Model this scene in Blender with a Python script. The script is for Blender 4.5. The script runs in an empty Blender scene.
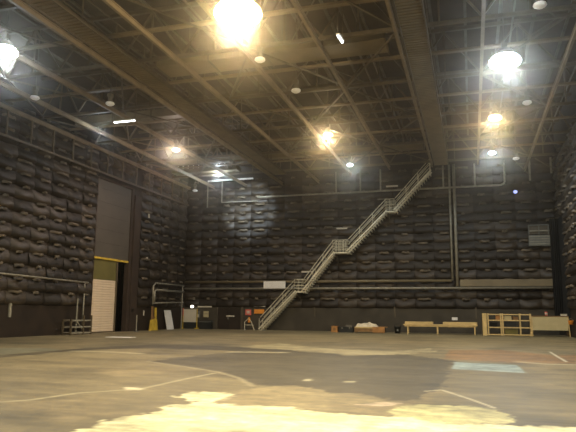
import bpy, math, random
import numpy as np
from mathutils import Vector, Matrix
random.seed(7); rng = np.random.RandomState(7)
SC = bpy.context.scene; COL = SC.collection

# ------------------------------------------------------------------ camera
YAW, PITCH, ROLL, FPX = .2956, .1583, .009, 600.3
cam = bpy.data.cameras.new('camera'); co = bpy.data.objects.new('camera', cam); COL.objects.link(co)
cam.sensor_width = 36; cam.lens = FPX*36/576; cam.clip_end = 300
fw = Vector((-math.sin(YAW)*math.cos(PITCH), math.cos(YAW)*math.cos(PITCH), math.sin(PITCH)))
r0 = Vector((math.cos(YAW), math.sin(YAW), 0)); u0 = r0.cross(fw)
rt = r0*math.cos(ROLL)+u0*math.sin(ROLL); up = u0*math.cos(ROLL)-r0*math.sin(ROLL)
co.matrix_world = Matrix((( rt.x, up.x, -fw.x, 0), (rt.y, up.y, -fw.y, 0), (rt.z, up.z, -fw.z, 1.6), (0, 0, 0, 1)))
SC.camera = co
# ------------------------------------------------------------------ world and exposure
w = bpy.data.worlds.new('world'); SC.world = w; w.use_nodes = True
w.node_tree.nodes['Background'].inputs[0].default_value = (.9, .75, .5, 1)
w.node_tree.nodes['Background'].inputs[1].default_value = .0
vs = SC.view_settings; vs.view_transform = 'Standard'; vs.look = 'None'; vs.gamma = 1; vs.use_curve_mapping = False
vs.exposure = .15
vo = w.node_tree.nodes.new('ShaderNodeVolumeScatter')      # dusty air of the hall
vo.inputs['Color'].default_value = (1, .9, .75, 1); vo.inputs['Density'].default_value = .0021; vo.inputs['Anisotropy'].default_value = .965
w.node_tree.links.new(vo.outputs[0], w.node_tree.nodes['World Output'].inputs['Volume'])
SC.cycles.volume_bounces = 0
SC.cycles.max_bounces = 6; SC.cycles.diffuse_bounces = 4; SC.cycles.sample_clamp_indirect = 6

WARM = (1, .78, .44); SOFT = (1, .90, .64); COLD = (.74, .88, 1.0); PINK = (1, .80, .68); AMBER = (1, .78, .45)
# lamps that burn: x, y, z, colour, watts, emission strength, lens radius (big ones oversized to stand in for bloom)
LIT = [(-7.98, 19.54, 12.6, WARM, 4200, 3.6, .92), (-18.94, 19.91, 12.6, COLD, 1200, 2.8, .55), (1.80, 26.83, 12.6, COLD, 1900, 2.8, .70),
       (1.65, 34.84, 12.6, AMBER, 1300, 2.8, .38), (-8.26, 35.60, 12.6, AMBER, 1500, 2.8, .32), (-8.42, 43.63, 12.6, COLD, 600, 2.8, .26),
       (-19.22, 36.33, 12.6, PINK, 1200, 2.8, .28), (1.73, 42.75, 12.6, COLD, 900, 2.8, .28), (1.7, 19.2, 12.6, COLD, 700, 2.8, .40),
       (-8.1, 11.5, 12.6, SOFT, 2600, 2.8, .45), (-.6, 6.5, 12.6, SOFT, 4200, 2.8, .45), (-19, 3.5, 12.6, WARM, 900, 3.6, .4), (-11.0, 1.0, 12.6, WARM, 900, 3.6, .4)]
DARK_L = [(-8.54, 23.59, 12.6), (2.74, 21.83, 12.6), (3.17, 32.52, 12.6), (-8.05, 27.61, 12.6), (-21.51, 24.92, 12.6), (-18.21, 26.78, 12.6), (3.41, 44.61, 12.6), (-23.82, 49.0, 12.5)]
L, B, RW, CEIL, BACK = -25.71, 51.35, 6.86, 16.6, -9.0     # room: left, back, right walls; deck height; wall behind the camera

# ------------------------------------------------------------------ materials
def mat(name, col, rough=.8, var=.18, scale=4., metal=0., bump=0., col2=None, emit=0., spec=.3, stretch=(1, 1, 1), detail=5):
    m = bpy.data.materials.new(name); m.use_nodes = True; n = m.node_tree.nodes; l = m.node_tree.links
    b = n['Principled BSDF']; b.inputs['Roughness'].default_value = rough; b.inputs['Metallic'].default_value = metal
    b.inputs['Specular IOR Level'].default_value = spec
    tc = n.new('ShaderNodeTexCoord'); mp = n.new('ShaderNodeMapping'); mp.inputs['Scale'].default_value = stretch
    no = n.new('ShaderNodeTexNoise'); no.inputs['Scale'].default_value = scale; no.inputs['Detail'].default_value = detail
    l.new(tc.outputs['Object'], mp.inputs[0]); l.new(mp.outputs[0], no.inputs['Vector'])
    rp = n.new('ShaderNodeValToRGB'); rp.color_ramp.elements[0].position = .32; rp.color_ramp.elements[1].position = .68
    c2 = col2 or tuple(min(1, c*(1+var)) for c in col); c1 = col if col2 else tuple(c*(1-var) for c in col)
    rp.color_ramp.elements[0].color = (*c1, 1); rp.color_ramp.elements[1].color = (*c2, 1)
    l.new(no.outputs['Fac'], rp.inputs[0]); l.new(rp.outputs[0], b.inputs['Base Color'])
    if bump:
        bp = n.new('ShaderNodeBump'); bp.inputs['Strength'].default_value = bump; bp.inputs['Distance'].default_value = .03
        l.new(no.outputs['Fac'], bp.inputs['Height']); l.new(bp.outputs[0], b.inputs['Normal'])
    if emit:
        b.inputs['Emission Color'].default_value = (*col, 1); b.inputs['Emission Strength'].default_value = emit
    return m
M = dict(
    beam=mat('beam_paint', (.17, .125, .070), .6, .2, 1.5),
    steel=mat('painted_steel', (.090, .066, .035), .6, .25, 1.5, spec=.4),
    steel_dark=mat('dark_steel', (.10, .082, .055), .7, .3, 1.2),
    galv=mat('galvanised_pipe', (.25, .225, .165), .5, .25, 3, metal=.1, spec=.4),
    railm=mat('handrail_paint', (.60, .54, .38), .5, .15, 3),
    deck=mat('roof_deck', (.050, .034, .019), .9, .35, .5, bump=.2),
    duct=mat('duct_sheet_metal', (.15, .115, .06), .55, .2, .8, spec=.4),
    quilt=mat('quilted_blanket', (.018, .0125, .007), .6, .55, 2.0, bump=1, spec=.35, stretch=(.7, 1, 2.6)),
    quilt2=mat('quilted_blanket_worn', (.038, .027, .016), .55, .6, 2.0, bump=1, spec=.4, stretch=(.7, 1, 2.6)),
    tie=mat('blanket_flap_highlight', (.085, .064, .038), .6, .6, 2.5, spec=.4),
    wallb=mat('black_wall', (.017, .014, .011), .8, .3, .7),
    plinth=mat('dark_grey_boarding', (.050, .041, .027), .75, .25, 1.1),
    plinthl=mat('brown_black_boarding', (.020, .012, .006), .75, .3, 1.1),
    doorg=mat('grey_door_skin', (.085, .072, .056), .65, .12, .8),
    dooro=mat('olive_panel', (.13, .11, .03), .7, .15, 1),
    doorb=mat('beige_slat', (.66, .52, .36), .55, .06, 1.5),
    jamb=mat('brown_jamb', (.040, .026, .017), .7, .3, 1),
    yellow=mat('yellow_paint', (.55, .37, .04), .6, .2, 3),
    wood=mat('pale_plywood', (.56, .40, .17), .7, .15, 3, stretch=(1, 6, 1)),
    woodd=mat('brown_wood', (.20, .11, .04), .7, .25, 3),
    orange=mat('orange_wood', (.36, .17, .05), .6, .2, 3),
    white=mat('off_white_board', (.52, .46, .34), .6, .06, 2),
    whiteb=mat('white_panel', (.72, .68, .60), .6, .06, 2),
    cream=mat('cream_board', (.46, .38, .20), .6, .07, 2),
    black=mat('black_cloth', (.006, .006, .005), .9, .3, 2),
    bin=mat('black_plastic', (.012, .013, .012), .5, .3, 2),
    red=mat('red_sign', (.60, .13, .09), .6, .1, 4),
    orangep=mat('orange_sign', (.75, .27, .03), .6, .1, 4),
    cloth=mat('pale_fabric', (.62, .52, .36), .85, .15, 5, bump=.5),
    reflect=mat('lamp_reflector', (.72, .70, .66), .35, .05, 3, metal=.3),
    lens=mat('unlit_lens', (.85, .83, .78), .3, .03, 3),
    chrome=mat('grey_metal', (.12, .12, .10), .5, .15, 3),
)
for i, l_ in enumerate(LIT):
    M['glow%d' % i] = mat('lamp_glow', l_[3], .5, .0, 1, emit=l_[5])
M['tube'] = mat('tube_glow', (.9, .95, 1), .5, 0, 1, emit=9)

# ------------------------------------------------------------------ mesh helpers
class MB:
    def __init__(s): s.v = []; s.f = []; s.smooth = False
    def box(s, a, b):
        x0, y0, z0 = a; x1, y1, z1 = b; k = len(s.v)
        s.v += [(x0, y0, z0), (x1, y0, z0), (x1, y1, z0), (x0, y1, z0), (x0, y0, z1), (x1, y0, z1), (x1, y1, z1), (x0, y1, z1)]
        s.f += [[k+i for i in q] for q in ((0, 3, 2, 1), (4, 5, 6, 7), (0, 1, 5, 4), (1, 2, 6, 5), (2, 3, 7, 6), (3, 0, 4, 7))]; return s
    def bar(s, p, q, wd, ht=None, upv=(0, 0, 1)):
        p, q = Vector(p), Vector(q); d = (q-p).normalized(); ht = ht or wd
        a = d.cross(Vector(upv))
        if a.length < 1e-3: a = d.cross(Vector((0, 1, 0)))
        a.normalize(); b = a.cross(d); k = len(s.v)
        for c in (p, q):
            for sx, sy in ((-1, -1), (1, -1), (1, 1), (-1, 1)): s.v.append(tuple(c+a*sx*wd/2+b*sy*ht/2))
        s.f += [[k+i for i in z] for z in ((0, 1, 2, 3), (7, 6, 5, 4), (0, 4, 5, 1), (1, 5, 6, 2), (2, 6, 7, 3), (3, 7, 4, 0))]; return s
    def ibeam(s, p, q, wd, ht, t=.05):
        p, q = Vector(p), Vector(q); o = Vector((0, 0, ht/2-t/2))
        s.bar(p+o, q+o, wd, t); s.bar(p-o, q-o, wd, t); s.bar(p, q, t, ht-2*t); return s
    def tube(s, pts, r, n=8, caps=True):
        pts = [Vector(p) for p in pts]; k = len(s.v); pa = None
        for i, p in enumerate(pts):
            d = (pts[min(i+1, len(pts)-1)]-pts[max(i-1, 0)]).normalized()
            a = d.cross(Vector((0, 0, 1))) if pa is None else pa - d*pa.dot(d)
            if a.length < 1e-3: a = d.cross(Vector((0, 1, 0)))
            a.normalize(); pa = a; b = a.cross(d)
            for j in range(n):
                t = 2*math.pi*j/n; s.v.append(tuple(p+a*math.cos(t)*r+b*math.sin(t)*r))
        for i in range(len(pts)-1):
            for j in range(n):
                s.f.append([k+i*n+j, k+i*n+(j+1) % n, k+(i+1)*n+(j+1) % n, k+(i+1)*n+j])
        if caps: s.f.append([k+j for j in range(n)][::-1]); s.f.append([k+(len(pts)-1)*n+j for j in range(n)])
        return s
    def lathe(s, prof, n=20, c=(0, 0, 0)):
        k = len(s.v)
        for r, z in prof:
            for j in range(n):
                t = 2*math.pi*j/n; s.v.append((c[0]+r*math.cos(t), c[1]+r*math.sin(t), c[2]+z))
        for i in range(len(prof)-1):
            for j in range(n): s.f.append([k+i*n+j, k+i*n+(j+1) % n, k+(i+1)*n+(j+1) % n, k+(i+1)*n+j])
        return s
    def poly(s, pts, z0, z1):
        k = len(s.v); n = len(pts)
        s.v += [(x, y, z0) for x, y in pts]+[(x, y, z1) for x, y in pts]
        s.f.append([k+i for i in range(n)][::-1]); s.f.append([k+n+i for i in range(n)])
        for i in range(n): s.f.append([k+i, k+(i+1) % n, k+n+(i+1) % n, k+n+i])
        return s
    def prism(s, pts, axis, a, b):      # pts = (u,z) outline extruded along axis x(0) or y(1)
        k = len(s.v); n = len(pts)
        for t in (a, b): s.v += [((t, u, z) if axis == 0 else (u, t, z)) for u, z in pts]
        s.f.append([k+i for i in range(n)][::-1]); s.f.append([k+n+i for i in range(n)])
        for i in range(n): s.f.append([k+i, k+(i+1) % n, k+n+(i+1) % n, k+n+i])
        return s
    def mesh(s, name, m, smooth=False):
        me = bpy.data.meshes.new(name); me.from_pydata(s.v, [], s.f)
        me.materials.append(M[m] if isinstance(m, str) else m)
        if smooth: me.polygons.foreach_set('use_smooth', [True]*len(me.polygons))
        me.update(); return me
    def obj(s, name, m, parent=None, smooth=False, loc=(0, 0, 0)):
        return link(name, s.mesh(name, m, smooth), parent, loc)
def link(name, me, parent=None, loc=(0, 0, 0), rz=0.):
    o = bpy.data.objects.new(name, me); COL.objects.link(o); o.location = loc; o.rotation_euler = (0, 0, rz)
    if parent is not None: o.parent = parent
    return o
def tag(o, label=None, cat=None, group=None, kind=None):
    if label: o['label'] = label
    if cat: o['category'] = cat
    if group: o['group'] = group
    if kind: o['kind'] = kind
    return o
def thing(name, label, cat, loc=(0, 0, 0), rz=0., group=None):
    return tag(link(name, None, None, loc, rz), label, cat, group)
def bx(a, b): return MB().box(a, b)

# ------------------------------------------------------------------ floor: worn painted concrete
PATCH = {
 'band': [(-15.89,17.69),(-15.95,21.01),(-15.72,23.42),(-14.75,26.05),(-11.30,26.43),(-7.47,24.98),(-5.60,24.44),(-4.58,22.46),(-6.84,22.91),(-10.02,23.43),(-13.41,23.71),(-14.72,21.94),(-15.20,20.03),(-15.07,16.79)],
 'greyrect': [(-22,19.8),(-18.95,21.06),(-17.15,21.92),(-15.88,21.04),(-16.06,17.88),(-22,15)],
 'midpale': [(-10.17,26.09),(-9.60,30.30),(-6.05,26.41),(-3.00,26.34),(-1.94,29.19),(-1.51,26.32),(-2.75,24.15),(-4.68,22.98),(-7.47,24.98)],
 'dark': [(-9.93,17.46),(-9.66,20.75),(-9.00,22.55),(-6.84,22.91),(-4.58,22.46),(-2.78,24.44),(-0.70,22.11),(-0.66,20.79),(-0.66,14.22),(-0.86,13.23),(-1.01,12.07),(-1.17,11.74),(-1.76,11.94),(-2.33,12.18),(-2.79,12.16),(-3.21,12.50),(-3.60,13.08),(-4.18,12.86),(-4.64,12.68),(-5.49,14.05),(-6.54,15.21),(-7.95,16.21)],
 'cream': [(-4.49,11.52),(-4.44,12.38),(-3.92,13.15),(-3.56,12.91),(-2.76,12.02),(-2.27,11.89),(-1.14,11.48),(-0.83,11.09),(-1.34,10.45),(-1.37,9.82),(-2.98,10.01),(-3.84,10.10),(-4.45,10.12),(-4.41,10.94)],
 'scar': [(-2.46,10.73),(-1.29,11.17),(-1.28,10.25),(-2.20,10.36)],
 'pinkline': [(-2.12,10.99),(-1.33,11.54),(-1.18,11.47),(-1.24,11.06),(-1.94,10.81)],
 'pale': [(-5.2,1.0),(-5.1,5.6),(-5.08,6.62),(-5.18,7.12),(-5.08,7.85),(-4.91,8.78),(-4.99,8.60),(-5.01,9.15),(-4.99,9.80),(-4.78,10.12),(-5.05,10.56),(-5.39,10.87),(-5.46,11.31),(-4.88,11.37),(-4.49,11.52),(-4.41,10.94),(-4.49,10.11),(-3.84,10.10),(-2.98,10.01),(-1.45,9.69),(-0.67,9.61),(0.24,9.59),(1.36,9.75),(2.16,9.73),(4.5,9.5),(4.5,1.0)],
 'yellow': [(-1.35,10.55),(-0.85,11.33),(-0.10,11.37),(0.40,11.09),(0.44,10.47),(0.52,10.13),(0.33,9.71),(-0.72,9.59),(-1.12,9.63),(-1.38,9.91)],
 'brown': [(-1.04,27.99),(1.13,29.01),(2.93,26.40),(3.90,26.83),(4.51,25.39),(3.95,22.33),(1.82,21.43),(0.83,21.86),(-1.02,22.46)],
 'slit': [(-4.52,10.35),(-4.51,11.20),(-4.36,11.41),(-4.28,10.44),(-4.35,10.16)],
 'chip': [(-7.07,11.55),(-6.61,11.55),(-6.48,11.25),(-6.78,11.13)],
 'chip2': [(-3.93,14.44),(-3.77,14.50),(-3.69,14.08),(-3.86,14.01)],
 'chip3': [(-2.93,14.37),(-2.69,14.47),(-2.66,14.05),(-2.89,14.06)],
 'blue': [(-0.61,21.24),(1.30,20.81),(1.35,18.12),(-0.62,18.57)],
}
PCOL = {'band': (.055, .044, .026), 'greyrect': (.15, .14, .09), 'midpale': (.32, .265, .145), 'dark': (.066, .053, .030), 'cream': (.27, .21, .11),
        'scar': (.20, .15, .08), 'pinkline': (.52, .40, .28), 'pale': (.78, .72, .43), 'yellow': (.55, .50, .25), 'brown': (.21, .115, .045),
        'slit': (.22, .17, .10), 'chip': (.62, .56, .38), 'chip2': (.45, .40, .26), 'chip3': (.45, .40, .26), 'blue': (.25, .30, .28)}
STREAK = [([(-7.95,8.95),(-7.64,9.32),(-7.42,10.40),(-6.62,11.37),(-6.59,13.62),(-6.51,14.94)], .06, (.38, .33, .2), .6),
          ([(-0.98,13.18),(-0.67,13.47),(-0.10,12.27),(0.31,11.28)], .035, (.50, .44, .30), .8),
          ([(3.13,28.45),(3.05,25.29),(3.02,22.79)], .05, (.50, .45, .32), .9), ([(1.48,22.13),(2.20,21.59),(3.24,21.63),(5, 21.6)], .18, (.42, .36, .22), .8),
          ([(-15.05,20.75),(-13.50,20.81),(-12.04,20.55)], .16, (.42, .36, .22), .8), ([(-7.19,23.38),(-8.57,23.08),(-9.29,22.74)], .18, (.42, .37, .24), .8),
          ([(-4.64,12.68),(-5.49,14.05),(-6.54,15.21),(-7.95,16.21),(-9.93,17.46)], .07, (.36, .30, .18), .6)]
BASEF = (.150, .119, .062)
def floor():
    ys = [BACK]
    while ys[-1] < B: y = ys[-1]; ys.append(y+(.25 if y < 5 else max(.045, y*y/1900 if y < 30 else .47)))
    ys[-1] = B; ys = np.array(ys)
    xs = np.concatenate([np.arange(L, -10, .11), np.arange(-10, 5.2, .045), np.arange(5.2, RW, .15), [RW]])
    X, Y = np.meshgrid(xs, ys); nx, ny = len(xs), len(ys)
    def vn(x, y, s, sd):          # smooth value noise
        r = np.random.RandomState(sd).rand(256, 256); x = x/s+500; y = y/s+500
        xi, yi = np.floor(x).astype(int), np.floor(y).astype(int); fx, fy = x-xi, y-yi; fx = fx*fx*(3-2*fx); fy = fy*fy*(3-2*fy)
        g = lambda a, b: r[(yi+b) % 256, (xi+a) % 256]
        return (g(0, 0)*(1-fx)+g(1, 0)*fx)*(1-fy)+(g(0, 1)*(1-fx)+g(1, 1)*fx)*fy
    C = np.ones((ny, nx, 3))*BASEF
    big = .45*vn(X, Y*1.0, 3.1, 1)+.3*vn(X, Y, 1.1, 2)+.25*vn(X, Y, .35, 3)          # traffic wear
    swe = vn(X*.45+Y*.2, Y*1.0, .8, 4)*.6+vn(X*.3+Y*.3, Y, .3, 5)*.4; swe = .75*swe+.25*vn(X*.25, Y, .11, 15)               # sweeping marks, long in x
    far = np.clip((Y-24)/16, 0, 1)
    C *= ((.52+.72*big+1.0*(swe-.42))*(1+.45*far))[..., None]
    tan = np.clip((.6*vn(X, Y, 2.2, 21)+.4*vn(X*.6, Y, .5, 22)-.5)*3.2, 0, 1)[..., None]      # bare tan concrete showing through
    C = C*(1-tan*.55)+np.array((.27, .205, .105))*(.6+.7*vn(X*.5, Y, .25, 23))[..., None]*tan*.55
    jx = (vn(X, Y, .5, 6)-.5)*.34+(vn(X, Y, .12, 7)-.5)*.26; jy = (vn(X, Y, .5, 8)-.5)*.34+(vn(X, Y, .12, 9)-.5)*.26
    def inside(P, x, y):
        r = np.zeros(x.shape, bool); n = len(P)
        for i in range(n):
            x0, y0 = P[i]; x1, y1 = P[(i+1) % n]
            if y0 == y1: continue
            c = ((y0 > y) != (y1 > y)) & (x < (x1-x0)*(y-y0)/(y1-y0)+x0); r ^= c
        return r
    for n, P in PATCH.items():
        k = .12 if n in ('blue', 'slit', 'chip', 'chip2', 'chip3', 'brown') else 1.
        m = np.zeros(X.shape)
        for dx, dy in ((-.03, -.05), (.03, -.02), (0, .06), (.02, .02)): m += inside(P, X+jx*k+dx, Y+jy*k+dy)/4.
        v = .60+.38*vn(X, Y, .3, 11)+.28*vn(X*.5+Y*.2, Y, .09, 12)+.95*(swe-.5)+(0 if n == 'pale' else .2*(big-.5))
        m = m*(.96 if n in ('pale', 'blue') else .9 if n == 'dark' else .8)
        C = C*(1-m[..., None])+np.array(PCOL[n])*v[..., None]*m[..., None]
    for P, wd, c, a in STREAK:
        d = np.full(X.shape, 9.)
        for (x0, y0), (x1, y1) in zip(P, P[1:]):
            t = np.clip(((X-x0)*(x1-x0)+(Y-y0)*(y1-y0))/((x1-x0)**2+(y1-y0)**2), 0, 1)
            d = np.minimum(d, np.hypot(X-x0-t*(x1-x0), Y-y0-t*(y1-y0)))
        m = np.clip(1.5-d/wd, 0, 1)*a; C = C*(1-m[..., None])+np.array(c)*m[..., None]
    C = np.clip(C, .01, 1)
    co_ = np.zeros((ny*nx, 3)); co_[:, 0] = X.ravel(); co_[:, 1] = Y.ravel()
    idx = np.arange(ny*nx).reshape(ny, nx)
    F = np.stack([idx[:-1, :-1], idx[:-1, 1:], idx[1:, 1:], idx[1:, :-1]], -1).reshape(-1, 4)
    me = bpy.data.meshes.new('floor'); me.vertices.add(len(co_)); me.vertices.foreach_set('co', co_.ravel())
    me.loops.add(F.size); me.loops.foreach_set('vertex_index', F.ravel().astype(np.int32))
    me.polygons.add(len(F)); me.polygons.foreach_set('loop_start', np.arange(0, F.size, 4, dtype=np.int32))
    me.polygons.foreach_set('loop_total', np.full(len(F), 4, dtype=np.int32)); me.update(calc_edges=True)
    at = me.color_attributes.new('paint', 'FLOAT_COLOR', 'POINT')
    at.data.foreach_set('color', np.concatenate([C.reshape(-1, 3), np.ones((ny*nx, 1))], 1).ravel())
    m = bpy.data.materials.new('worn_concrete'); m.use_nodes = True; n = m.node_tree.nodes; l = m.node_tree.links
    b = n['Principled BSDF']; a = n.new('ShaderNodeAttribute'); a.attribute_name = 'paint'
    tc = n.new('ShaderNodeTexCoord'); no = n.new('ShaderNodeTexNoise'); no.inputs['Scale'].default_value = 5; no.inputs['Detail'].default_value = 9; no.inputs['Roughness'].default_value = .7
    mr = n.new('ShaderNodeMapRange'); mr.inputs['To Min'].default_value = .66; mr.inputs['To Max'].default_value = 1.34
    mr.inputs['From Min'].default_value = .3; mr.inputs['From Max'].default_value = .7
    mx = n.new('ShaderNodeVectorMath'); mx.operation = 'SCALE'
    l.new(tc.outputs['Object'], no.inputs['Vector']); l.new(no.outputs['Fac'], mr.inputs['Value']); l.new(mr.outputs[0], mx.inputs['Scale'])
    l.new(a.outputs['Color'], mx.inputs[0]); l.new(mx.outputs[0], b.inputs['Base Color'])
    r2 = n.new('ShaderNodeMapRange'); r2.inputs['To Min'].default_value = .42; r2.inputs['To Max'].default_value = .75
    l.new(no.outputs['Fac'], r2.inputs['Value']); l.new(r2.outputs[0], b.inputs['Roughness']); b.inputs['Specular IOR Level'].default_value = .35
    me.materials.append(m); o = link('floor', me); tag(o, kind='structure')
floor()

# ------------------------------------------------------------------ walls
PW, PH = 1.63, .78
def quilt_mesh(seed, m):
    r = random.Random(seed); nu, nv = 8, 6; V = []; F = []
    ph = [r.uniform(0, 6) for _ in range(6)]
    for j in range(nv+1):
        for i in range(nu+1):
            u, v = i/nu, j/nv
            pu = .45+.55*max(0, math.sin(math.pi*u))**.5; pv = math.sin(math.pi*v**.55)**.8 if 0 < v < 1 else 0
            d = .03+.36*pu*pv*(.8+.2*math.sin(5*u+ph[0]))+.035*pu*math.sin(9*u+ph[1]+4*v)*pv
            edge = 0 if i in (0, nu) else .05*math.sin(math.pi*u)
            z = v*PH - edge*(1 if j in (0, nv) else .6)+(.02*math.sin(7*u+ph[2]) if 0 < i < nu else 0)
            V.append((u*PW, -d, z))
    for j in range(nv):
        for i in range(nu): k = j*(nu+1)+i; F.append([k, k+1, k+nu+2, k+nu+1])
    mb = MB(); mb.v = V; mb.f = F; return mb.mesh('quilt_panel', m, True)
QM = [quilt_mesh(s, 'quilt' if s % 3 else 'quilt2') for s in range(6)]
def wall_shell(name, a, b, m='wallb'):
    o = bx(a, b).obj(name, m); tag(o, kind='structure'); return o
def quilt_area(wall, org, dirv, rz, cols, rows, z0, skip=lambda c, z: False):
    """panels laid over the wall, tied at their corners; local -y of a panel faces the room"""
    org = Vector(org); d = Vector(dirv); nrm = Vector((d.y, -d.x, 0)); fl = MB()
    for j in range(rows):
        for i in range(cols):
            z = z0+j*PH
            if skip(i, z): continue
            o = link('quilt_panel', random.choice(QM), wall, tuple(org+d*(i*PW)+Vector((0, 0, z))), rz)
            o.scale = (1, random.uniform(.75, 1.25), 1)
            if random.random() < .9:       # puckered flap at each panel's top tie, its pale tan painting in the highlight
                c = org+d*(i*PW+PW*random.uniform(.42, .58))+Vector((0, 0, z+PH*.93)); hw = random.choice((.16, .26, .36, .46, .56))*random.uniform(.85, 1.15); dp = random.uniform(.30, .50)
                k = len(fl.v); t = random.uniform(.02, .08)
                for s_, zz, q in ((-1, 0, .35), (-.6, t, .8), (-.2, .3*t, 1), (.25, .2*t, .95), (.65, t, .85), (1, 0, .35)):
                    p = c+d*(s_*hw)+Vector((0, 0, zz)); e = random.uniform(.85, 1.15)
                    fl.v += [tuple(p+nrm*.05+Vector((0, 0, .12))), tuple(p+nrm*dp*q*.75*e+Vector((0, 0, .05))), tuple(p+nrm*dp*q*e-Vector((0, 0, .03))), tuple(p+nrm*dp*q*.8-Vector((0, 0, .12)))]
                for a in range(5):
                    for b in range(3): fl.f += [[k+4*a+b, k+4*a+b+1, k+4*a+b+5, k+4*a+b+4]]
    if fl.v: tag(fl.obj('tie_flap_highlight', 'tie', wall, True), kind='stuff')
wb = wall_shell('wall_back', (L-.4, B, -.1), (RW+.4, B+.4, CEIL))
quilt_area(wb, (L+.02, B-.02, 0), (1, 0, 0), 0, 20, 15, 2.0)
bx((L, B-.12, 0), (6.4, B, 1.95)).obj('lower_boarding', 'plinth', wb)
for x in (-19.8, -13.1, -6.2, .3):
    bx((x-.05, B-.17, 1.2 if x > -19 else 0), (x+.05, B-.12, 2.1)).obj('cover_strip', 'steel', wb)
D0, D1, DT = 36.8, 41.85, 11.15      # the tall stage door in the left wall
wl = MB().box((L-.4, BACK, -.1), (L, D0, CEIL)).box((L-.4, D1, -.1), (L, B, CEIL)).box((L-.4, D0, DT+.15), (L, D1, CEIL)).obj('wall_left', 'wallb')
tag(wl, kind='structure')
quilt_area(wl, (L+.02, D0-11*PW-.1, 0), (0, 1, 0), math.pi/2, 11, 15, 1.9)
quilt_area(wl, (L+.02, B-5*PW-.3, 0), (0, 1, 0), math.pi/2, 5, 15, 1.9)
quilt_area(wl, (L+.02, D0+.05, 0), (0, 1, 0), math.pi/2, 3, 3, 11.55)
bx((L, BACK, 0), (L+.1, D0-.1, 1.85)).obj('lower_boarding', 'plinthl', wl)
bx((L, D1+.9, 0), (L+.1, B, 1.85)).obj('lower_boarding', 'plinthl', wl)
wr = wall_shell('wall_right', (RW, BACK, -.1), (RW+.4, B, CEIL))
quilt_area(wr, (RW-.02, B-.3, 0), (0, -1, 0), -math.pi/2, 8, 15, 2.0, lambda i, z: i < 2 and z < 8.6)
bx((RW-.1, BACK, 0), (RW, B-.2, 1.95)).obj('lower_boarding', 'plinthl', wr)
tag(bx((L-.4, BACK-.4, -.1), (RW+.4, BACK, CEIL)).obj('wall_front', 'wallb'), kind='structure')

# ------------------------------------------------------------------ stage doors in the left wall
d1 = tag(link('door_1', None, None, (L, D0, 0)), kind='structure')
bx((-.22, .12, 5.42), (-.04, D1-D0-.35, DT)).obj('door_leaf', 'doorg', d1)
for k in range(5): bx((-.04, .15, 6.5+k*1.0), (-.02, D1-D0-.38, 6.53+k*1.0)).obj('panel_seam', 'doorg', d1)
bx((-.22, .1, 5.28), (.0, D1-D0-.33, 5.42)).obj('bottom_rail', 'yellow', d1)
bx((-.35, 0, 0), (.06, .12, DT+.1)).obj('side_track', 'jamb', d1)
bx((-.35, D1-D0-.35, 0), (.04, D1-D0, DT+.1)).obj('side_track', 'jamb', d1)
bx((-.35, .12, DT), (.1, D1-D0-.35, DT+.15)).obj('head_rail', 'jamb', d1)
bx((-.02, D1-D0, 0), (.14, D1-D0+.95, DT-.4)).obj('wall_post', 'jamb', d1)
bx((-2.2, .0, -.1), (-2.0, 5.05, 6)).obj('back_wall', 'wallb', d1)
bx((-2.0, 3.35, 0), (-.36, 3.45, 5.4)).obj('reveal', 'jamb', d1)
bx((-2.0, 0, -.1), (-.0, 5.05, -.02)).obj('threshold', 'steel_dark', d1)
bx((-.34, 3.5, 0), (-.30, 3.62, 5.3)).obj('guide_pipe', 'steel', d1)
d2 = tag(link('door_2', None, None, (L-.14, D0+.12, 0)), kind='structure')
sl = MB().prism([(0, 0), (.03, .02), (.035, .15), (0, .178)], 1, 0, 3.05).mesh('slat', 'doorb')
for k in range(21): link('slat', sl, d2, (0, .04, .06+k*.178))
bx((-.03, 0, 3.80), (.02, 3.15, 5.42)).obj('header_panel', 'dooro', d2)
bx((-.03, 0, .0), (.05, 3.15, .06)).obj('bottom_rail', 'steel', d2)
bx((-.05, 3.09, 0), (.10, 3.23, 5.4)).obj('side_track', 'steel', d2)

# ------------------------------------------------------------------ roof: deck, purlins, trusses, grid beams
cl = bx((L-.4, BACK-.4, CEIL), (RW+.4, B+.4, CEIL+.3)).obj('ceiling', 'deck'); tag(cl, kind='structure')
pm = MB().box((-.07, BACK, .16), (.07, B, .28)).mesh('purlin', 'steel_dark')
x = L+.8
while x < RW: link('purlin', pm, cl, (x, 0, CEIL-.28)); x += 1.675
TY = [-6, 0, 6, 12.1, 18.2, 24.3, 30.3, 36.2, 42.1, 47.9]
BX = [-25.3, -22.85, -19.6, -16.1, -12.7, -9.35, -5.95, -2.6, .85, 4.5]
CH, TC = 13.55, 16.1
names = ['over the back wall', 'second from the back wall', 'third from the back wall', 'fourth from the back wall', 'fifth from the back wall, above the far lamps']
def truss():
    t = link('roof_truss', None)
    MB().bar((L, 0, 0), (RW, 0, 0), .15, .16).obj('bottom_chord', 'steel', t)
    MB().bar((L, 0, TC-CH), (RW, 0, TC-CH), .16, .18).obj('top_chord', 'steel', t)
    xs = BX+[RW-.15]; xs[0] = L+.2
    dg = MB(); 
    for a, b in zip(xs, xs[1:]):
        m = (a+b)/2
        MB().bar((a, 0, .1), (m, 0, TC-CH-.1), .09, .09).obj('diagonal', 'steel', t)
        MB().bar((m, 0, TC-CH-.1), (b, 0, .1), .09, .09).obj('diagonal', 'steel', t)
        MB().bar((m, 0, .1), (m, 0, TC-CH-.1), .08, .08, (0, 1, 0)).obj('vertical', 'steel', t)
    return t
t0 = truss()
def copytree(o):
    c = o.copy(); COL.objects.link(c)
    for ch in o.children:
        d = ch.copy(); COL.objects.link(d); d.parent = c
    return c
order = sorted(TY, reverse=True); nth = ['closest to the back wall', 'second from the back wall', 'third from the back wall', 'fourth from the back wall', 'fifth from the back wall', 'sixth from the back wall']
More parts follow.
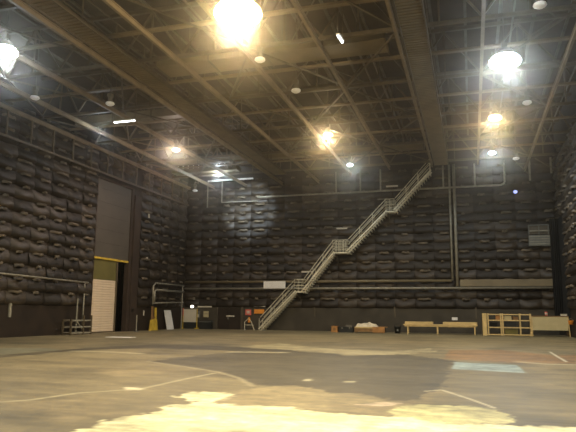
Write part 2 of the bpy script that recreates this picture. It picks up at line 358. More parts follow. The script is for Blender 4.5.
for i, y in enumerate(order):
    o = t0 if i == 0 else copytree(t0)
    o.location = (0, y, CH)
    tag(o, 'deep brown steel roof truss across the hall, '+(nth[i] if i < 6 else 'row %s behind the camera side' % ('one', 'two', 'three', 'four')[i-6]), 'truss', 'roof trusses')
rb = thing('roof_bracing', 'upper crossed rods just under the dark roof deck', 'bracing', (0, 0, 0))
# bracing rods between trusses, in the plane of the bottom chords
for i in range(len(TY)-1):
    br = thing('wind_bracing', 'thin crossed steel bracing rods between %s' % ['trusses behind the camera, last bay', 'trusses behind the camera', 'the trusses overhead, first bay', 'the trusses overhead, second bay', 'trusses over the big warm lamp', 'the trusses above the right cold lamp', 'trusses before the far warm lamps', 'trusses just past the far warm lamps', 'the last two trusses by the back wall'][i], 'bracing', (0, TY[i], CH-.02), 0, 'bracing bays')
    for k in range(0, 9):
        if k in (3, 7): continue
        a, b = BX[k], BX[k+1]; dy = TY[i+1]-TY[i]
        if (k+i) % 2: a, b = b, a
        MB().bar((a, .1, 0), (b, dy-.1, 0), .085, .07).obj('rod', 'steel', br)
        if k in (2, 5, 8): MB().bar((b, TY[i]+.1, CEIL-.55), (a, TY[i+1]-.1, CEIL-.55), .06, .06).obj('rod', 'steel', rb)
for i, y in enumerate((9.0, 15.2, 21.8, 27.5, 33.3, 39.3, 45.2)):
    o = MB().bar((L, y, 0), (RW, y, 0), .26, .10).obj('cross_beam', 'beam', None, False, (0, 0, CH+.13))
    tag(o, 'flat pale brown beam across the hall between trusses, '+['nearest, outside the picture', 'second nearest, outside the picture', 'at the top edge', 'beyond the large warm lamp', 'before the far warm lamps', 'past the middle amber lamp', 'last before the back wall'][i], 'beam', 'flat cross beams')
wh = ['along the left wall', 'second from the left wall', 'third from the left wall', 'under the left edge of the wide left catwalk', 'right of the wide left catwalk', 'just left of the large warm lamp\'s lamp row', 'right of the warm lamp row', 'along the left edge of the right catwalk', 'right of the right catwalk', 'second from the right wall']
for i, x in enumerate(BX):
    ye = B-.1 if x < -10 or x > 2 else 49.0 if x < -8 else 47.6
    o = MB().ibeam((0, BACK, 0), (0, ye, 0), .13, .26, .04).obj('grid_beam', 'beam', None, False, (x, 0, 13.12))
    tag(o, 'long steel grid beam running to the back wall, '+wh[i], 'beam', 'long grid beams')
# sprinkler pipes and small purlin pipes between the beams
pl = ['in the bay left of the right catwalk', 'beside its twin left of the right catwalk', 'over the row of warm lamps', 'right of the wide left catwalk', 'over the left lamp row', 'near the right lamp row', 'near the right wall']
for i, (x, r, z) in enumerate([(-4.4, .06, 14.45), (-4.95, .06, 14.45), (-7.0, .035, 14.6), (-11.2, .04, 14.6), (-18.0, .04, 14.6), (2.2, .04, 14.5), (5.7, .05, 14.5)]):
    o = MB().tube([(0, BACK+.2, 0), (0, 48, 0)], r, 6).obj('sprinkler_pipe', 'steel', None, True, (x, 0, z))
    tag(o, 'thin brown sprinkler pipe, '+pl[i], 'pipe', 'sprinkler pipes')
# ducts across the hall
def duct(y, x0, x1, z, wd, ht, lab):
    t = thing('air_duct', lab, 'duct', (x0, y, z), 0, 'ducts across the roof')
    n = max(1, round((x1-x0)/3)); s = (x1-x0)/n
    me = bx((.03, 0, 0), (s-.03, wd, ht)).mesh('duct_section', 'duct')
    fm = bx((-.04, -.04, -.04), (.04, wd+.04, ht+.04)).mesh('flange', 'steel')
    for k in range(n): link('duct_section', me, t, (k*s, 0, 0)); link('flange', fm, t, (k*s, 0, 0))
    link('flange', fm, t, (x1-x0, 0, 0))
    for k in range(n): MB().bar((k*s+s/2, wd/2, ht), (k*s+s/2, wd/2, CEIL-z), .03, .03, (0, 1, 0)).obj('hanger_rod', 'steel_dark', t)
duct(25.5, -14.8, -3.3, 13.75, 1.5, .4, 'wide tan sheet metal duct across the hall, ending near the right catwalk')
duct(44.4, -24.5, -3.0, 13.8, .7, .5, 'long narrow sheet metal duct across the hall near the back wall')
duct(33.0, -25.0, -16.5, 13.9, .9, .5, 'short sheet metal duct over the stage door side')

# catwalks
def catwalk(x0, x1, lab):
    t = thing('catwalk', lab, 'catwalk', (x0, 0, 13.3), 0, 'catwalks along the hall'); wd = x1-x0
    for x in (.04, wd-.04): MB().bar((x, BACK, .05), (x, 48.2, .05), .06, .20).obj('edge_channel', 'steel', t)
    f = MB(); y = BACK
    while y < 48.2: f.box((.08, y, 0), (wd-.08, y+.17, .04)); y += .24
    tag(f.obj('deck_slats', 'duct', t), kind='stuff')
    for x in (.03, wd-.03):
        MB().bar((x, BACK, 1.1), (x, 48.2, 1.1), .05).obj('handrail', 'steel', t)
        pm_ = MB().bar((x, 0, .1), (x, 0, 1.1), .05, .05, (0, 1, 0)).mesh('post', 'steel')
        for k in range(1, 20): link('post', pm_, t, (0, k*2.45, 0))
catwalk(-16.1+.12, -14.85, 'wide slatted steel catwalk under the roof on the left')
catwalk(-2.6+.12, -1.35, 'slatted steel catwalk under the roof above the staircase head')
# cross catwalk in the far left corner with a white railing
t = thing('corner_catwalk', 'short catwalk with pale railing high in the far left corner', 'catwalk', (-25.3, 47.2, 13.75))
bx((0, 0, 0), (6.2, 1.0, .35)).obj('deck', 'duct', t)
MB().bar((0, .03, 1.05), (6.2, .03, 1.05), .06).obj('handrail', 'whiteb', t)
MB().bar((3.2, .03, .7), (6.2, .03, .7), .05).obj('handrail', 'whiteb', t)
pm_ = MB().bar((0, .03, .35), (0, .03, 1.05), .06, .06, (0, 1, 0)).mesh('post', 'whiteb')
for k in range(13): link('post', pm_, t, (.1+k*.5, 0, 0))

# ------------------------------------------------------------------ lamps
def lamp(x, y, z, label, i=None, r=.36):
    t = thing('high_bay_lamp', label, 'lamp', (x, y, z), 0, None)
    h = r*.5 if i is not None else 0
    MB().lathe([(.001, h+.34), (.10, h+.34), (.12, h+.26), (r*.45, h+.20), (r*.55, h+.12), (r*.55, h+.02)], 24).obj('reflector', 'steel_dark', t, True)
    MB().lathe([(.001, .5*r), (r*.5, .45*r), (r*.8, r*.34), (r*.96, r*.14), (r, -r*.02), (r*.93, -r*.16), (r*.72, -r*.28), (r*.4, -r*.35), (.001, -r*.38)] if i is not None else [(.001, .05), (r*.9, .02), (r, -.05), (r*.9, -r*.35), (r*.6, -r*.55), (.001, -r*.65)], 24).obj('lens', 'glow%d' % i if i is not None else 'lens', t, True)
    near = abs(((x-(L+.8))/1.675+.5) % 1-.5)*1.675 < .12
    MB().tube([(0, 0, h+.5), (0, 0, CEIL-.12-z if near else CEIL-z)], .025, 6).obj('stem', 'steel_dark', t)
    MB().box((-.12, -.12, h+.32), (.12, .12, h+.52)).obj('gear_box', 'steel_dark', t)
lab = ['large dazzling warm lamp at the top of the picture', 'bright white lamp at the far left under the roof', 'large dazzling blue-white lamp over the right side', 'amber lamp below the dazzling blue-white lamp on the right',
       'amber lamp in the middle row over the staircase side', 'small cold white lamp behind the middle amber lamp', 'pinkish white lamp over the tall stage door', 'small cold white lamp behind the right amber lamp',
       'cold lamp cut by the top edge on the right', 'warm lamp overhead just out of the picture', 'warm lamp above the pale floor patch', 'warm lamp behind on the left', 'warm lamp behind the camera']
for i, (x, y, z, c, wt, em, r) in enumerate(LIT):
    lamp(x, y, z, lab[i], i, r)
    ld = bpy.data.lights.new('lamp_light', 'SPOT'); ld.energy = wt*1.15; ld.color = c; ld.shadow_soft_size = .12; ld.spot_size = math.radians(168); ld.spot_blend = .35
    link('lamp_light', ld, None, (x, y, z-.05-r*.4))
    ld = bpy.data.lights.new('lamp_spill', 'POINT'); ld.energy = wt*.28; ld.color = c; ld.shadow_soft_size = .12      # what leaves the open bowl sideways and up
    link('lamp_spill', ld, None, (x, y, z-.05-r*.4))
dl = ['unlit white lamp just below the large warm lamp', 'unlit white lamp at the top right', 'unlit white lamp right of the right amber lamp', 'unlit dim lamp in the middle of the warm lamp row', 'unlit white lamp below the far left lamp',
      'small unlit white lamp left of the middle of the left roof', 'dim unlit lamp at the end of the right row near the back wall', 'small unlit lamp in the far left corner']
for i, p in enumerate(DARK_L): lamp(*p, dl[i], None, .24)
def batten(p, q, label, watts, em=True):
    p, q = Vector(p), Vector(q); t = thing('tube_light', label, 'lamp', tuple(p)); d = q-p
    MB().bar((0, 0, .07), tuple(d+Vector((0, 0, .07))), .16, .07).obj('housing', 'whiteb', t)
    MB().tube([(0, 0, 0), tuple(d)], .03, 8).obj('tube', 'tube', t, True)
    MB().bar((0, 0, .1), (0, 0, CEIL-p.z), .03, .03, (0, 1, 0)).obj('hanger', 'steel', t); MB().bar(tuple(d+Vector((0, 0, .1))), tuple(d+Vector((0, 0, CEIL-p.z))), .03, .03, (0, 1, 0)).obj('hanger', 'steel', t)
batten((-20.1, 30.1, 12.7), (-18.7, 30.1, 12.7), 'white fluorescent tube over the left side of the hall', 0)
batten((-4.83, 22.6, 12.75), (-4.78, 23.3, 12.75), 'short tube light between beams left of the right catwalk', 0)
for p, c, wt in [((-22.0, 31.4, 12.55), COLD, 90), ((-20.9, 47.6, 13.3), COLD, 420)]:
    ld = bpy.data.lights.new('lamp_light', 'POINT'); ld.energy = wt; ld.color = c; ld.shadow_soft_size = .12; link('lamp_light', ld, None, p)
def floodlight(loc, tgt, label, watts, ang):
    t = thing('floodlight', label, 'lamp', loc); d = (Vector(tgt)-Vector(loc)).normalized()
    MB().bar(tuple(-d*.3), (0, 0, 0), .3, .22).obj('housing', 'steel_dark', t); MB().bar(tuple(d*.0), tuple(d*.02), .26, .18).obj('lens', 'tube', t)
    MB().bar((0, 0, 0), (0, 0, CEIL-loc[2]), .05, .05, (0, 1, 0)).obj('bracket', 'steel', t)
    ld = bpy.data.lights.new('lamp_light', 'SPOT'); ld.energy = watts; ld.color = COLD; ld.spot_size = ang; ld.spot_blend = .5; ld.shadow_soft_size = .1
    o = link('lamp_light', ld, None, tuple(Vector(loc)+d*.1)); o.rotation_euler = d.to_track_quat('-Z', 'Y').to_euler()
floodlight((-18.4, 44.2, 13.2), (-19.2, B, 11.0), 'small floodlight shining on the back wall near the left corner', 5000, .75)
floodlight((-16.35, 39.4, 12.6), (-20, 47, 13.5), 'tiny bright floodlight under the roof left of centre', 200, 1.2)

# ------------------------------------------------------------------ back wall pipework
def pipe_run(name, label, pts, r, m='galv', group=None, cat='pipe'):
    o = MB().tube(pts, r, 8).obj(name, m, None, True); tag(o, label, cat, group); return o
# hung conduit rail with posts up to the roof
t = thing('hung_pipe_rail', 'pale pipe rail hung from the roof along the back wall, rounded end at right', 'pipe', (0, B-.8, 11.9))
MB().tube([(-18.3, 0, -.02), (2.55, 0, 0), (2.78, 0, .06), (2.9, 0, .25), (2.92, 0, 2.0)], .075, 8).obj('rail', 'galv', t, True)
pm_ = MB().tube([(0, 0, 0), (0, 0, 1.9)], .07, 6).mesh('post', 'galv', True)
for x in (-11.01, -8.87, -7.12, -1.9, .61): link('post', pm_, t, (x, 0, 0))
t = thing('conduit_frame', 'thin pipe frame high on the back wall by the left corner', 'pipe', (-23.4, B-.5, 11.2))
MB().tube([(0, 0, 0), (0, 0, 2.5)], .06, 6).obj('post', 'galv', t); MB().bar((0, 0, 1), (0, .5, 1), .06).obj('wall_clip', 'steel', t); MB().tube([(1.45, 0, .4), (1.45, 0, 2.5)], .06, 6).obj('post', 'galv', t)
MB().tube([(1.45, 0, .42), (5.0, 0, .38)], .04, 6).obj('cross_pipe', 'galv', t); MB().tube([(0, 0, 2.5), (2.4, 0, 2.5)], .07, 6).obj('top_pipe', 'whiteb', t)
bx((-22.7, B-1.3, 13.5), (-18.6, B-1.15, 13.62)).obj('edge_strip', 'whiteb')
tag(bpy.data.objects['edge_strip'], 'pale lit strip under the roof at the far left corner', 'strip'); bpy.data.objects['edge_strip'].name = 'ceiling_strip'
pipe_run('riser_pipe', 'thinner left riser pipe of the pair up the back wall', [(-1.42, B-.5, 4.25), (-1.42, B-.5, 13.9)], .085, 'galv')
pipe_run('riser_pipe', 'thicker right riser pipe of the pair up the back wall', [(-1.05, B-.58, 3.75), (-1.05, B-.58, 13.9)], .12, 'galv')
pipe_run('wall_pipe', 'upper long horizontal pipe along the back wall', [(L+.3, B-.55, 4.22), (-1.5, B-.55, 4.22)], .12, 'duct')
pipe_run('wall_pipe', 'lower long horizontal pipe along the back wall', [(L+.3, B-.6, 3.62), (RW-.6, B-.6, 3.62)], .10, 'galv')
o = bx((-.85, B-.7, 3.75), (6.1, B-.12, 4.3)).obj('wall_trough', 'duct'); tag(o, 'grey metal trough on the back wall right of the riser pipes', 'duct')
o = bx((-17.6, B-.8, 3.62), (-15.6, B-.68, 4.25)).obj('wall_panel', 'whiteb'); tag(o, 'long white panel fixed over the pipes behind the staircase', 'panel')
for x, z, wd, lb in ((-13.75, 5.08, .95, 'thin pale strip on the back wall left of the staircase'), (-10.6, 8.82, .95, 'thin pale strip on the back wall above the middle landing'), (-6.2, 12.35, 1.0, 'dim pale strip under the roof left of the staircase top')):
    o = bx((x-wd/2, B-.42, z-.06), (x+wd/2, B-.32, z+.07)).obj('wall_strip', 'white'); tag(o, lb, 'strip')
for x, y2, lb in ((4.85, 12.2, 'roof hanger post with brace near the right corner'), (6.45, 12.7, 'roof hanger post with brace at the right wall corner')):
    t = thing('hanger_post', lb, 'post', (x, B-.6, y2))
    MB().bar((0, 0, 0), (0, 0, 14-y2), .14, .14, (0, 1, 0)).obj('post', 'galv', t); MB().bar((0, 0, .45), (-1.15, 0, 14-y2), .08).obj('brace', 'steel', t)
# cabinet pair high on the wall at right
t = thing('wall_unit', 'grey louvred unit mounted high on the back wall at right', 'ventilation unit', (4.5, B-.75, 6.9))
bx((0, 0, 0), (1.55, .5, .85)).obj('lower_panel', 'chrome', t)
for k in range(4): bx((.04, -.03, .12+k*.2), (1.5, 0, .17+k*.2)).obj('louvre', 'galv', t)
for x in (0, .75, 1.45): bx((x, .1, .92), (x+.08, .2, 1.7)).obj('rail_post', 'chrome', t)
bx((0, .1, 1.62), (1.55, .2, 1.7)).obj('top_rail', 'chrome', t); bx((0, .1, 1.15), (1.55, .2, 1.25)).obj('top_rail', 'galv', t)
bx((.1, .25, .95), (1.5, .45, 1.6)).obj('casing', 'steel_dark', t)
# black drape in the right corner
mb = MB(); pts = []; n = 84; bk = []
for i in range(n+1):
    q = i/n*3.7; wv = .08*math.sin(i*1.9)
    if q < .75: pts.append((6.05+q, B-.78+wv)); bk.append((6.05+q, B-.73+wv))
    else: pts.append((6.05+.70+wv*.5, B-.78-(q-.75))); bk.append((6.05+.75+wv*.5, B-.78-(q-.75)))
o = mb.poly(pts+bk[::-1], 1.0, 9.0).obj('black_drape', 'black'); tag(o, 'tall black drape hanging in the far right corner', 'curtain')
MB().tube([(6.0, B-.7, 9.0), (6.84, B-.7, 9.0)], .04, 6).obj('curtain_rod', 'steel', o)
# small wall fittings
for i, (x, z, lb) in enumerate(((3.7, 11.34, 'small bluish indicator lamp high on the back wall at right'),)):
    o = MB().lathe([(.001, .16), (.14, .1), (.17, 0), (.12, -.1), (.001, -.14)], 12).obj('wall_lamp', mat('indicator_glow', (.45, .5, 1), .5, 0, 1, emit=1.2), None, True, (x, B-.45, z)); tag(o, lb, 'lamp')
o = MB().lathe([(.001, .13), (.12, .08), (.15, 0), (.12, -.08), (.001, -.13)], 12).obj('wall_lamp', mat('door_lamp_glow', (1, .95, .8), .5, 0, 1, emit=6), None, True, (-24.67, B-.4, 2.0)); tag(o, 'tiny glowing lamp over the whiteboard in the far left corner', 'lamp')

# left wall rail and beams
t = thing('wall_rail', 'long rail with upright posts high along the left wall', 'rail', (L+.45, 0, 11.45))
MB().bar((0, BACK+.1, 0), (0, B-.6, 0), .10, .12).obj('rail', 'steel', t)
pm_ = MB().bar((0, 0, 0), (0, 0, 1.52), .09, .09, (0, 1, 0)).mesh('post', 'steel')
for k in range(-4, 13): link('post', pm_, t, (0, 27.2+2.02*k, 0))
pipe_run('wall_pipe', 'pale pipe low along the left wall, left of the stage door', [(L+.55, 15, 3.78), (L+.55, 35.7, 3.45)], .06, 'galv')
t = thing('pipe_guard', 'bent steel pipe frame on the left wall near the corner', 'pipe', (L+.68, 44.6, 0))
MB().tube([(0, 0, 2.3), (0, 0, 3.15), (0, .25, 3.3), (0, 5.3, 3.3)], .09, 8).obj('upper_pipe', 'galv', t, True)
MB().tube([(0, -.2, 2.2), (0, 5.3, 2.38)], .05, 8).obj('lower_pipe', 'galv', t, True)
MB().tube([(0, -.25, 2.1), (0, -.25, 3.6), (0, .1, 3.85), (0, 5.3, 3.85)], .07, 8).obj('upper_pipe', 'galv', t, True)
MB().tube([(0, 5.0, 2.38), (0, 5.0, 3.9)], .06, 8).obj('upright', 'galv', t); MB().tube([(0, 5.0, 0), (0, 5.0, 2.4)], .05, 8).obj('upright', 'galv', t)
for y, z, lb in ((43.65, 9.3, 'small pale tag on the left wall right of the stage door, upper'), (43.65, 5.86, 'small pale tag on the left wall right of the stage door, lower')):
    o = bx((L+.36, y-.12, z-.2), (L+.39, y+.12, z+.2)).obj('wall_tag', 'white'); tag(o, lb, 'tag')

# ------------------------------------------------------------------ staircase
S = thing('steel_staircase', 'long pale steel staircase climbing the back wall to the catwalk', 'staircase', (0, B-1.4, 0))
fl = [((-18.1, 0), (-14.85, 3.35)), ((-14.1, 3.35), (-11.4, 6.72)), ((-10.15, 6.72), (-6.8, 10.15)), ((-6.05, 10.15), (-3.0, 13.5))]
wdt = .9
KS = .980
fl = [tuple((x*KS, max(0, 1.6+(z-1.6)*KS) if z else 0) for x, z in f) for f in fl]
tm = MB().box((-.04, .05, -.03), (.25, wdt-.05, .02)).box((.20, .03, -.16), (.235, wdt-.03, 0)).mesh('tread', 'railm')
for (xa, za), (xb, zb) in fl:
    n = round((zb-za)/.188); d = Vector((xb-xa, 0, zb-za)).normalized()
    for y in (0, wdt):
        MB().bar((xa-.05, y, za+.10), (xb+.1, y, zb+.10), .05, .12).obj('stringer', 'railm', S)
        for h in (1.02, .58):
            MB().tube([(xa+.1, y, za+h+.1), (xb, y, zb+h)], .030, 6).obj('handrail', 'railm', S)
        k = max(3, round((xb-xa)/.95))
        for q in range(k+1):
            f = q/k; MB().tube([(xa+(xb-xa)*f, y, za+(zb-za)*f+.1), (xa+(xb-xa)*f, y, za+(zb-za)*f+1.03)], .026, 6).obj('rail_post', 'railm', S)
    for q in range(n):
        f = q/n; link('tread', tm, S, (xa+(xb-xa)*f, 0, za+(zb-za)*f+.02))
    MB().bar((xa, wdt*.15, za-.12), (xb, wdt*.15, zb-.12), .04, .07).obj('understringer', 'railm', S)
for (xa, z, xb) in ((-14.85, 3.4, -14.1), (-11.4, 6.77, -10.15), (-6.8, 10.2, -6.05)):
    xa, xb, z = xa*KS, xb*KS, 1.6+(z-1.6)*KS
    bx((xa, 0, z-.12), (xb, wdt, z)).obj('landing', 'railm', S)
    for y in (0, wdt):
        for h in (1.02, .75, .5, .25): MB().tube([(xa-.05, y, z+h), (xb+.05, y, z+h)], .028, 6).obj('landing_rail', 'railm', S)
        nn = 5 if xb-xa > 1 else 3
        for q in range(nn): MB().tube([(xa+(xb-xa)*q/(nn-1), y, z), (xa+(xb-xa)*q/(nn-1), y, z+1.03)], .026, 6).obj('rail_post', 'railm', S)
    for y in (.1, wdt-.1): MB().bar((xa+.2, y, z-.1), (xa+.2, 1.4, z-.9), .06).obj('bracket', 'steel_dark', S)

# ------------------------------------------------------------------ things along the back wall
t = thing('barrier_foot_gate', 'bent pale handrail gate at the foot of the staircase', 'railing', (-18.9, B-1.9, 0))
MB().tube([(0, 0, 0), (0, 0, .7), (.35, 0, 1.0), (.6, 0, .75), (.9, 0, 0)], .03, 6).obj('frame', 'railm', t); MB().tube([(.0, 0, .45), (.85, 0, .45)], .025, 6).obj('cross_bar', 'railm', t)
YB = B-.17
def sign(x0, x1, z0, z1, m, lb, name='wall_sign', cat='sign'):
    o = bx((x0, YB-.03, z0), (x1, YB, z1)).obj(name, m); tag(o, lb, cat); return o
o = sign(-19.5, -18.95, 1.28, 1.78, 'red', 'pinkish red square sign left of the staircase foot')
bx((-19.36, YB-.04, 1.42), (-19.09, YB-.03, 1.66)).obj('pale_square', 'white', o)
o = sign(-18.66, -17.72, 1.42, 1.80, 'orangep', 'wide orange sign behind the staircase foot')
sign(-18.7, -17.6, 2.02, 2.10, 'white', 'thin pale strip above the wide orange sign', 'wall_strip', 'strip')
t = thing('fire_extinguisher', 'small orange-red extinguisher hanging under the pinkish sign', 'extinguisher', (-19.08, YB-.14, .62))
MB().lathe([(.001, 0), (.11, .0), (.12, .05), (.12, .36), (.07, .45), (.03, .48), (.001, .48)], 14).obj('cylinder', 'orangep', t, True)
MB().bar((-.1, 0, .52), (.1, 0, .56), .04).obj('handle', 'bin', t); MB().tube([(.05, 0, .5), (.17, 0, .4), (.16, 0, .12)], .018, 6).obj('hose', 'bin', t, True)
sign(-24.2, -22.8, 1.93, 2.07, 'white', 'long pale strip over the notices in the far left part of the back wall', 'wall_strip', 'strip')
o = sign(-24.35, -23.95, .95, 1.6, 'chrome', 'narrow grey notice beside the whiteboard'); bx((-24.25, YB-.035, 1.05), (-24.05, YB-.03, 1.3)).obj('print_block', 'white', o)
o = sign(-23.6, -23.1, 1.05, 1.6, 'cream', 'pale yellow notice on the dark back wall')
bx((-23.62, YB-.035, 1.33), (-23.08, YB-.03, 1.37)).obj('print_line', 'chrome', o)
o = sign(-21.35, -20.55, 1.12, 1.24, 'white', 'tiny pale plate on the dark double door'); 
t = tag(link('door_3', None, None, (-22.2, YB, 0)), kind='structure')
for k in (0, 1.15): bx((k, -.02, .02), (k+1.1, .03, 1.9)).obj('door_leaf', 'plinthl', t)
bx((1.0, -.06, .9), (1.06, -.02, 1.15)).obj('handle', 'galv', t); bx((-.06, -.03, 0), (0, .03, 1.95)).obj('frame_post', 'steel_dark', t); bx((2.27, -.03, 0), (2.33, .03, 1.95)).obj('frame_post', 'steel_dark', t)
o = bx((-23.7, B-.75, 0), (-22.6, B-.25, .75)).obj('storage_case', 'bin'); tag(o, 'low dark bluish case under the pale yellow notice', 'case')
bx((-23.72, B-.77, .62), (-22.58, B-.23, .68)).obj('lid_edge', 'chrome', o)
# whiteboard on yellow trestle
t = thing('rolling_board', 'cream board on a yellow stand in the far left corner', 'board', (-25.3, B-1.0, 0), 0)
bx((.1, 0, .6), (1.35, .05, 1.75)).obj('panel', 'white', t)
for x in (.02, 1.4):
    bx((x, 0, .1), (x+.06, .06, 1.8)).obj('upright', 'yellow', t); bx((x-.02, -.35, 0), (x+.08, .4, .1)).obj('foot', 'yellow', t)
bx((0, -.02, 1.2), (.09, .0, 1.85)).obj('red_marker', 'red', t)
bx((.08, .02, .05), (1.4, .05, .6)).obj('lower_screen', 'bin', t)
# leaning white panel against the left wall
o = MB().prism([(0, 0), (.08, 0), (-.30, 1.65), (-.38, 1.65)], 1, 0, 1.15).obj('leaning_panel', 'whiteb', None, False, (L+.55, 47.2, 0)); tag(o, 'white panel leaning on the left wall near the corner', 'panel')
# yellow posts
t = thing('yellow_jack_post', 'pair of yellow steel posts by the left wall under the bent pipes', 'post', (L+.65, 44.4, 0))
for y, h in ((0, 1.95), (.55, 1.85)): MB().box((-.07, y-.07, .1), (.07, y+.07, h)).obj('post', 'yellow' if y else 'woodd', t)
MB().prism([(-.28, 0), (.85, 0), (.78, .1), (.66, .85), (.46, .95), (.30, .5), (.12, .9), (-.08, .85), (-.2, .1)], 0, -.12, .12).obj('foot', 'yellow', t)
bx((-.05, .0, 1.0), (.05, .65, 1.1)).obj('cross_bar', 'woodd', t)
# pole stand on a white floor plate
t = thing('pole_stand', 'slim grey pole beside the white floor plate at the stage door', 'pole', (-24.8, 41.6, 0))
MB().lathe([(.001, .04), (.2, .04), (.22, 0), (.001, 0)], 14).obj('base', 'chrome', t, True); MB().tube([(0, 0, .03), (0, 0, 1.25)], .05, 8).obj('pole', 'galv', t)
o = bx((-20.9, 31.6, .003), (-19.3, 32.4, .03)).obj('floor_plate', 'whiteb'); tag(o, 'thin white plate lying on the floor before the stage door', 'plate')
o = bx((L+.1, 42.1, 1.48), (L+.14, 42.3, 1.72)).obj('door_switch', 'whiteb'); tag(o, 'small white switch box on the post right of the stage door', 'switch')
o = bx((L+.15, 43.8, 1.2), (L+.19, 43.95, 1.6)).obj('wall_tag', 'white'); tag(o, 'small pale tag low on the wall beside the yellow posts', 'tag')
# slatted cart with pole left of the beige shutter
t = thing('slatted_cart', 'low timber rack with an upright pole left of the beige shutter', 'rack', (L+.45, 33.35, 0))
for x in (0, .6):
    for y in (.05, 1.35, 2.2): MB().box((x-.05, y-.05, 0), (x+.05, y+.05, 1.0 if y < 2 else 1.25)).obj('upright', 'steel', t)
for x in (0, .6):
    for z in (.12, .5, .92): MB().bar((x, 0, z), (x, 2.25, z), .06, .09).obj('slat', 'galv', t)
MB().bar((0, 1.4, .9), (0, 2.2, .25), .05, .08).obj('diagonal', 'galv', t)
for z in (.12, .92):
    for y in (.05, 2.2): MB().bar((0, y, z), (.6, y, z), .06).obj('cross_bar', 'steel', t)
MB().tube([(.3, 1.0, .12), (.3, 1.0, 2.35)], .05, 8).obj('pole', 'galv', t)
MB().bar((0, 1.0, .12), (.6, 1.0, .12), .08).obj('cross_bar', 'steel', t)
pipe_run('wall_conduit', 'vertical pipe on the left wall above the timber rack', [(L+.3, 35.65, 0), (L+.3, 35.65, 3.5)], .05, 'galv')
o = bx((L+.12, 28.85, 1.15), (L+.22, 29.0, 1.95)).obj('wall_conduit', 'galv'); tag(o, 'short pale conduit low on the left wall near the picture edge', 'pipe')

YT = 48.5
# orange box
t = thing('wooden_crate', 'small orange wooden crate left of the dark bin', 'crate', (-11.0, YT, 0))
bx((0, 0, 0), (.5, .5, .5)).obj('body', 'orange', t); bx((.14, -.012, .16), (.34, 0, .36)).obj('front_hole', 'woodd', t)
for z in (0, .42): bx((-.02, -.02, z), (.52, .52, z+.08)).obj('batten', 'orange', t)
t = thing('dark_trunk', 'low black trunk between the orange crate and the bench', 'trunk', (-10.4, YT, 0))
bx((0, 0, 0), (1.15, .6, .36)).obj('body', 'bin', t); bx((-.03, -.03, .36), (1.18, .63, .44)).obj('lid', 'bin', t)
MB().prism([(.1, .44), (.5, .44), (.4, .6), (.2, .6)], 0, .55, 1.1).obj('bundle', 'steel_dark', t)
for x in (.25, .85): bx((x, -.04, .28), (x+.08, 0, .42)).obj('latch', 'galv', t)
# bench/sofa with pale fabric
t = thing('padded_bench', 'brown wooden bench with rumpled pale cushion on it', 'bench', (-9.1, YT, 0))
bx((0, 0, .08), (2.4, .8, .42)).obj('base', 'woodd', t); bx((1.45, -.05, .04), (2.42, .0, .48)).obj('front_board', 'orange', t)
bx((.0, -.03, .36), (1.5, .82, .46)).obj('top_rail', 'wood', t)
cv = MB(); nx_, ny_ = 22, 8
for j in range(ny_+1):
    for i in range(nx_+1):
        u, v = i/nx_, j/ny_; e = (1-abs(2*u-1)**6)*(1-abs(2*v-1)**6)
        cv.v.append((.05+1.8*u, .05+.7*v, .46+e*(.30+.06*math.sin(11*u+3*v)+.04*math.sin(23*u))))
for j in range(ny_):
    for i in range(nx_): k = j*(nx_+1)+i; cv.f.append([k, k+1, k+nx_+2, k+nx_+1])
cv.obj('cushion', 'cloth', t, True)
for x in (.05, 2.25):
    for y in (.05, .65): bx((x, y, 0), (x+.1, y+.1, .09)).obj('foot', 'woodd', t)
bx((1.9, .2, .42), (2.6, .6, .50)).obj('side_board', 'woodd', t)
t = thing('waste_bin', 'small black bin between the bench and the long table', 'bin', (-5.7, YT+.2, 0))
MB().lathe([(.001, 0), (.2, 0), (.27, .5), (.29, .52), (.26, .52), (.2, .1), (.001, .1)], 16).obj('body', 'bin', t, True); MB().tube([(-.26, 0, .5), (-.2, 0, .72), (.2, 0, .78), (.26, 0, .5)], .02, 6).obj('handle', 'bin', t)
bx((-.02, -.28, .2), (.1, -.25, .34)).obj('pale_mark', 'chrome', t)
# long table with planks
t = thing('long_table', 'long pale plywood table along the back wall', 'table', (-5.2, YT-.3, 0))
bx((0, 0, .66), (5.55, .9, .74)).obj('tabletop', 'wood', t)
for x in (.3, 2.55, 5.3):
    for y in (.06, .75): bx((x, y, 0), (x+.09, y+.09, .66)).obj('leg', 'wood', t)
bx((.1, .05, .56), (5.45, .09, .66)).obj('apron', 'wood', t)
def planks(x0, x1, n, z, lb):
    for k in range(n):
        a = x0+random.uniform(0, .08)
        o = bx((a, YT-.25+k*.2, z), (x1-random.uniform(0, .1), YT-.07+k*.2, z+.2)).obj('timber_plank', 'wood'); tag(o, lb+(', front one', ', middle one', ', rear one')[k], 'plank', 'planks on the long table')
planks(-5.1, -2.9, 3, .74, 'pale plank lying on the left end of the long table'); planks(-2.2, .35, 3, .74, 'pale plank lying on the right end of the long table')
o = bx((-1.6, B-.24, 1.05), (-1.15, B-.17, 1.28)).obj('socket_box', 'whiteb'); tag(o, 'small white box on the wall above the right planks', 'socket')
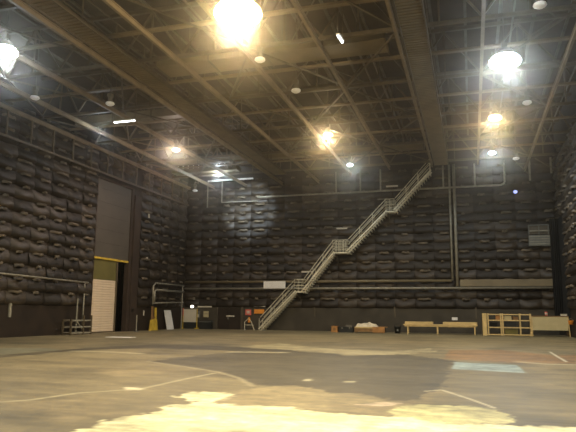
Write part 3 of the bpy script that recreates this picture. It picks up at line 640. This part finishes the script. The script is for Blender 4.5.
# timber shelf frame
YF = 47.6
t = thing('timber_shelf', 'open pale timber shelf frame left of the cream board', 'shelf', (.65, YF, 0))
W_, H_, D_ = 3.45, 1.62, .7
for x in (0, .42, 1.32, 1.45, 2.65, W_-.08):
    for y in (0, D_-.08): bx((x, y, 0), (x+.08, y+.07, H_)).obj('upright', 'wood', t)
bx((.0, .0, .0), (.05, D_, H_)).obj('side_panel', 'cloth', t)
bx((.08, -.02, 0), (.36, .02, H_)).obj('front_board', 'wood', t)
for z in (.08, .60, 1.12, H_-.07): bx((.42, -.01, z-.04), (W_, .06, z+.04)).obj('cross_rail', 'wood', t); bx((.42, D_-.06, z-.04), (W_, D_, z+.04)).obj('cross_rail', 'woodd', t)
for z in (.60, 1.12): bx((.42, .06, z), (W_, D_-.06, z+.03)).obj('shelf_board', 'woodd', t)
for (x0, x1, z0, z1, m, lb) in ((1.0, 1.3, 1.16, 1.5, 'orange', 'orange tin on the top shelf of the timber shelf'), (1.6, 2.1, 1.16, 1.45, 'cream', 'pale box on the top shelf of the timber shelf'), (2.2, 2.55, 1.16, 1.4, 'woodd', 'brown box on the top shelf of the timber shelf'),
                                (1.65, 2.4, .64, 1.0, 'bin', 'black crate on the middle shelf of the timber shelf'), (1.6, 2.5, .0, .5, 'dooro', 'olive crate at the foot of the timber shelf'), (.6, 1.1, .64, .95, 'black', 'dark crate on the left of the middle shelf')):
    o = bx((.65+x0, YF+.12, z0), (.65+x1, YF+.6, z1)).obj('storage_box', m); tag(o, lb, 'box'); 
    bx((.65+x0-.01, YF+.11, z1-.07), (.65+x1+.01, YF+.61, z1-.02)).obj('rim', m, o)
# cream board on legs
t = thing('cream_board', 'large cream board on thin legs right of the timber shelf', 'board', (4.12, YF, 0))
bx((.05, 0, .45), (2.42, .06, 1.42)).obj('panel', 'cream', t); bx((0, -.03, 1.42), (2.46, .4, 1.48)).obj('top_shelf', 'woodd', t)
for x in (0, 2.42):
    MB().bar((x+.02, .0, 1.45), (x+.02+(.06 if x else 0), -.1, 0), .05).obj('leg', 'wood', t); MB().bar((x+.02, .36, 1.45), (x+.02, .45, 0), .05).obj('leg', 'woodd', t)
t = thing('red_can', 'small red and white can on top of the cream board', 'can', (5.15, YF+.2, 1.485)); MB().lathe([(.001, 0), (.1, 0), (.1, .28), (.001, .28)], 12).obj('body', 'red', t, True); MB().lathe([(.103, .1), (.103, .2)], 12).obj('label_band', 'white', t)
t = thing('grey_tray', 'small grey-white tray standing at the right end of the cream board', 'tray', (6.1, YF+.05, 1.485)); bx((0, 0, 0), (.42, .3, .12)).obj('body', 'white', t); bx((-.02, -.02, .12), (.44, .32, .15)).obj('rim', 'galv', t)
t = thing('orange_helmet', 'orange bucket shape hanging low on the right wall', 'bucket', (6.55, 46.3, .9)); MB().lathe([(.001, 0), (.14, 0), (.19, .26), (.2, .28)], 14).obj('body', 'orangep', t, True); MB().tube([(-.19, 0, .27), (0, 0, .45), (.19, 0, .27)], .012, 6).obj('handle', 'galv', t)
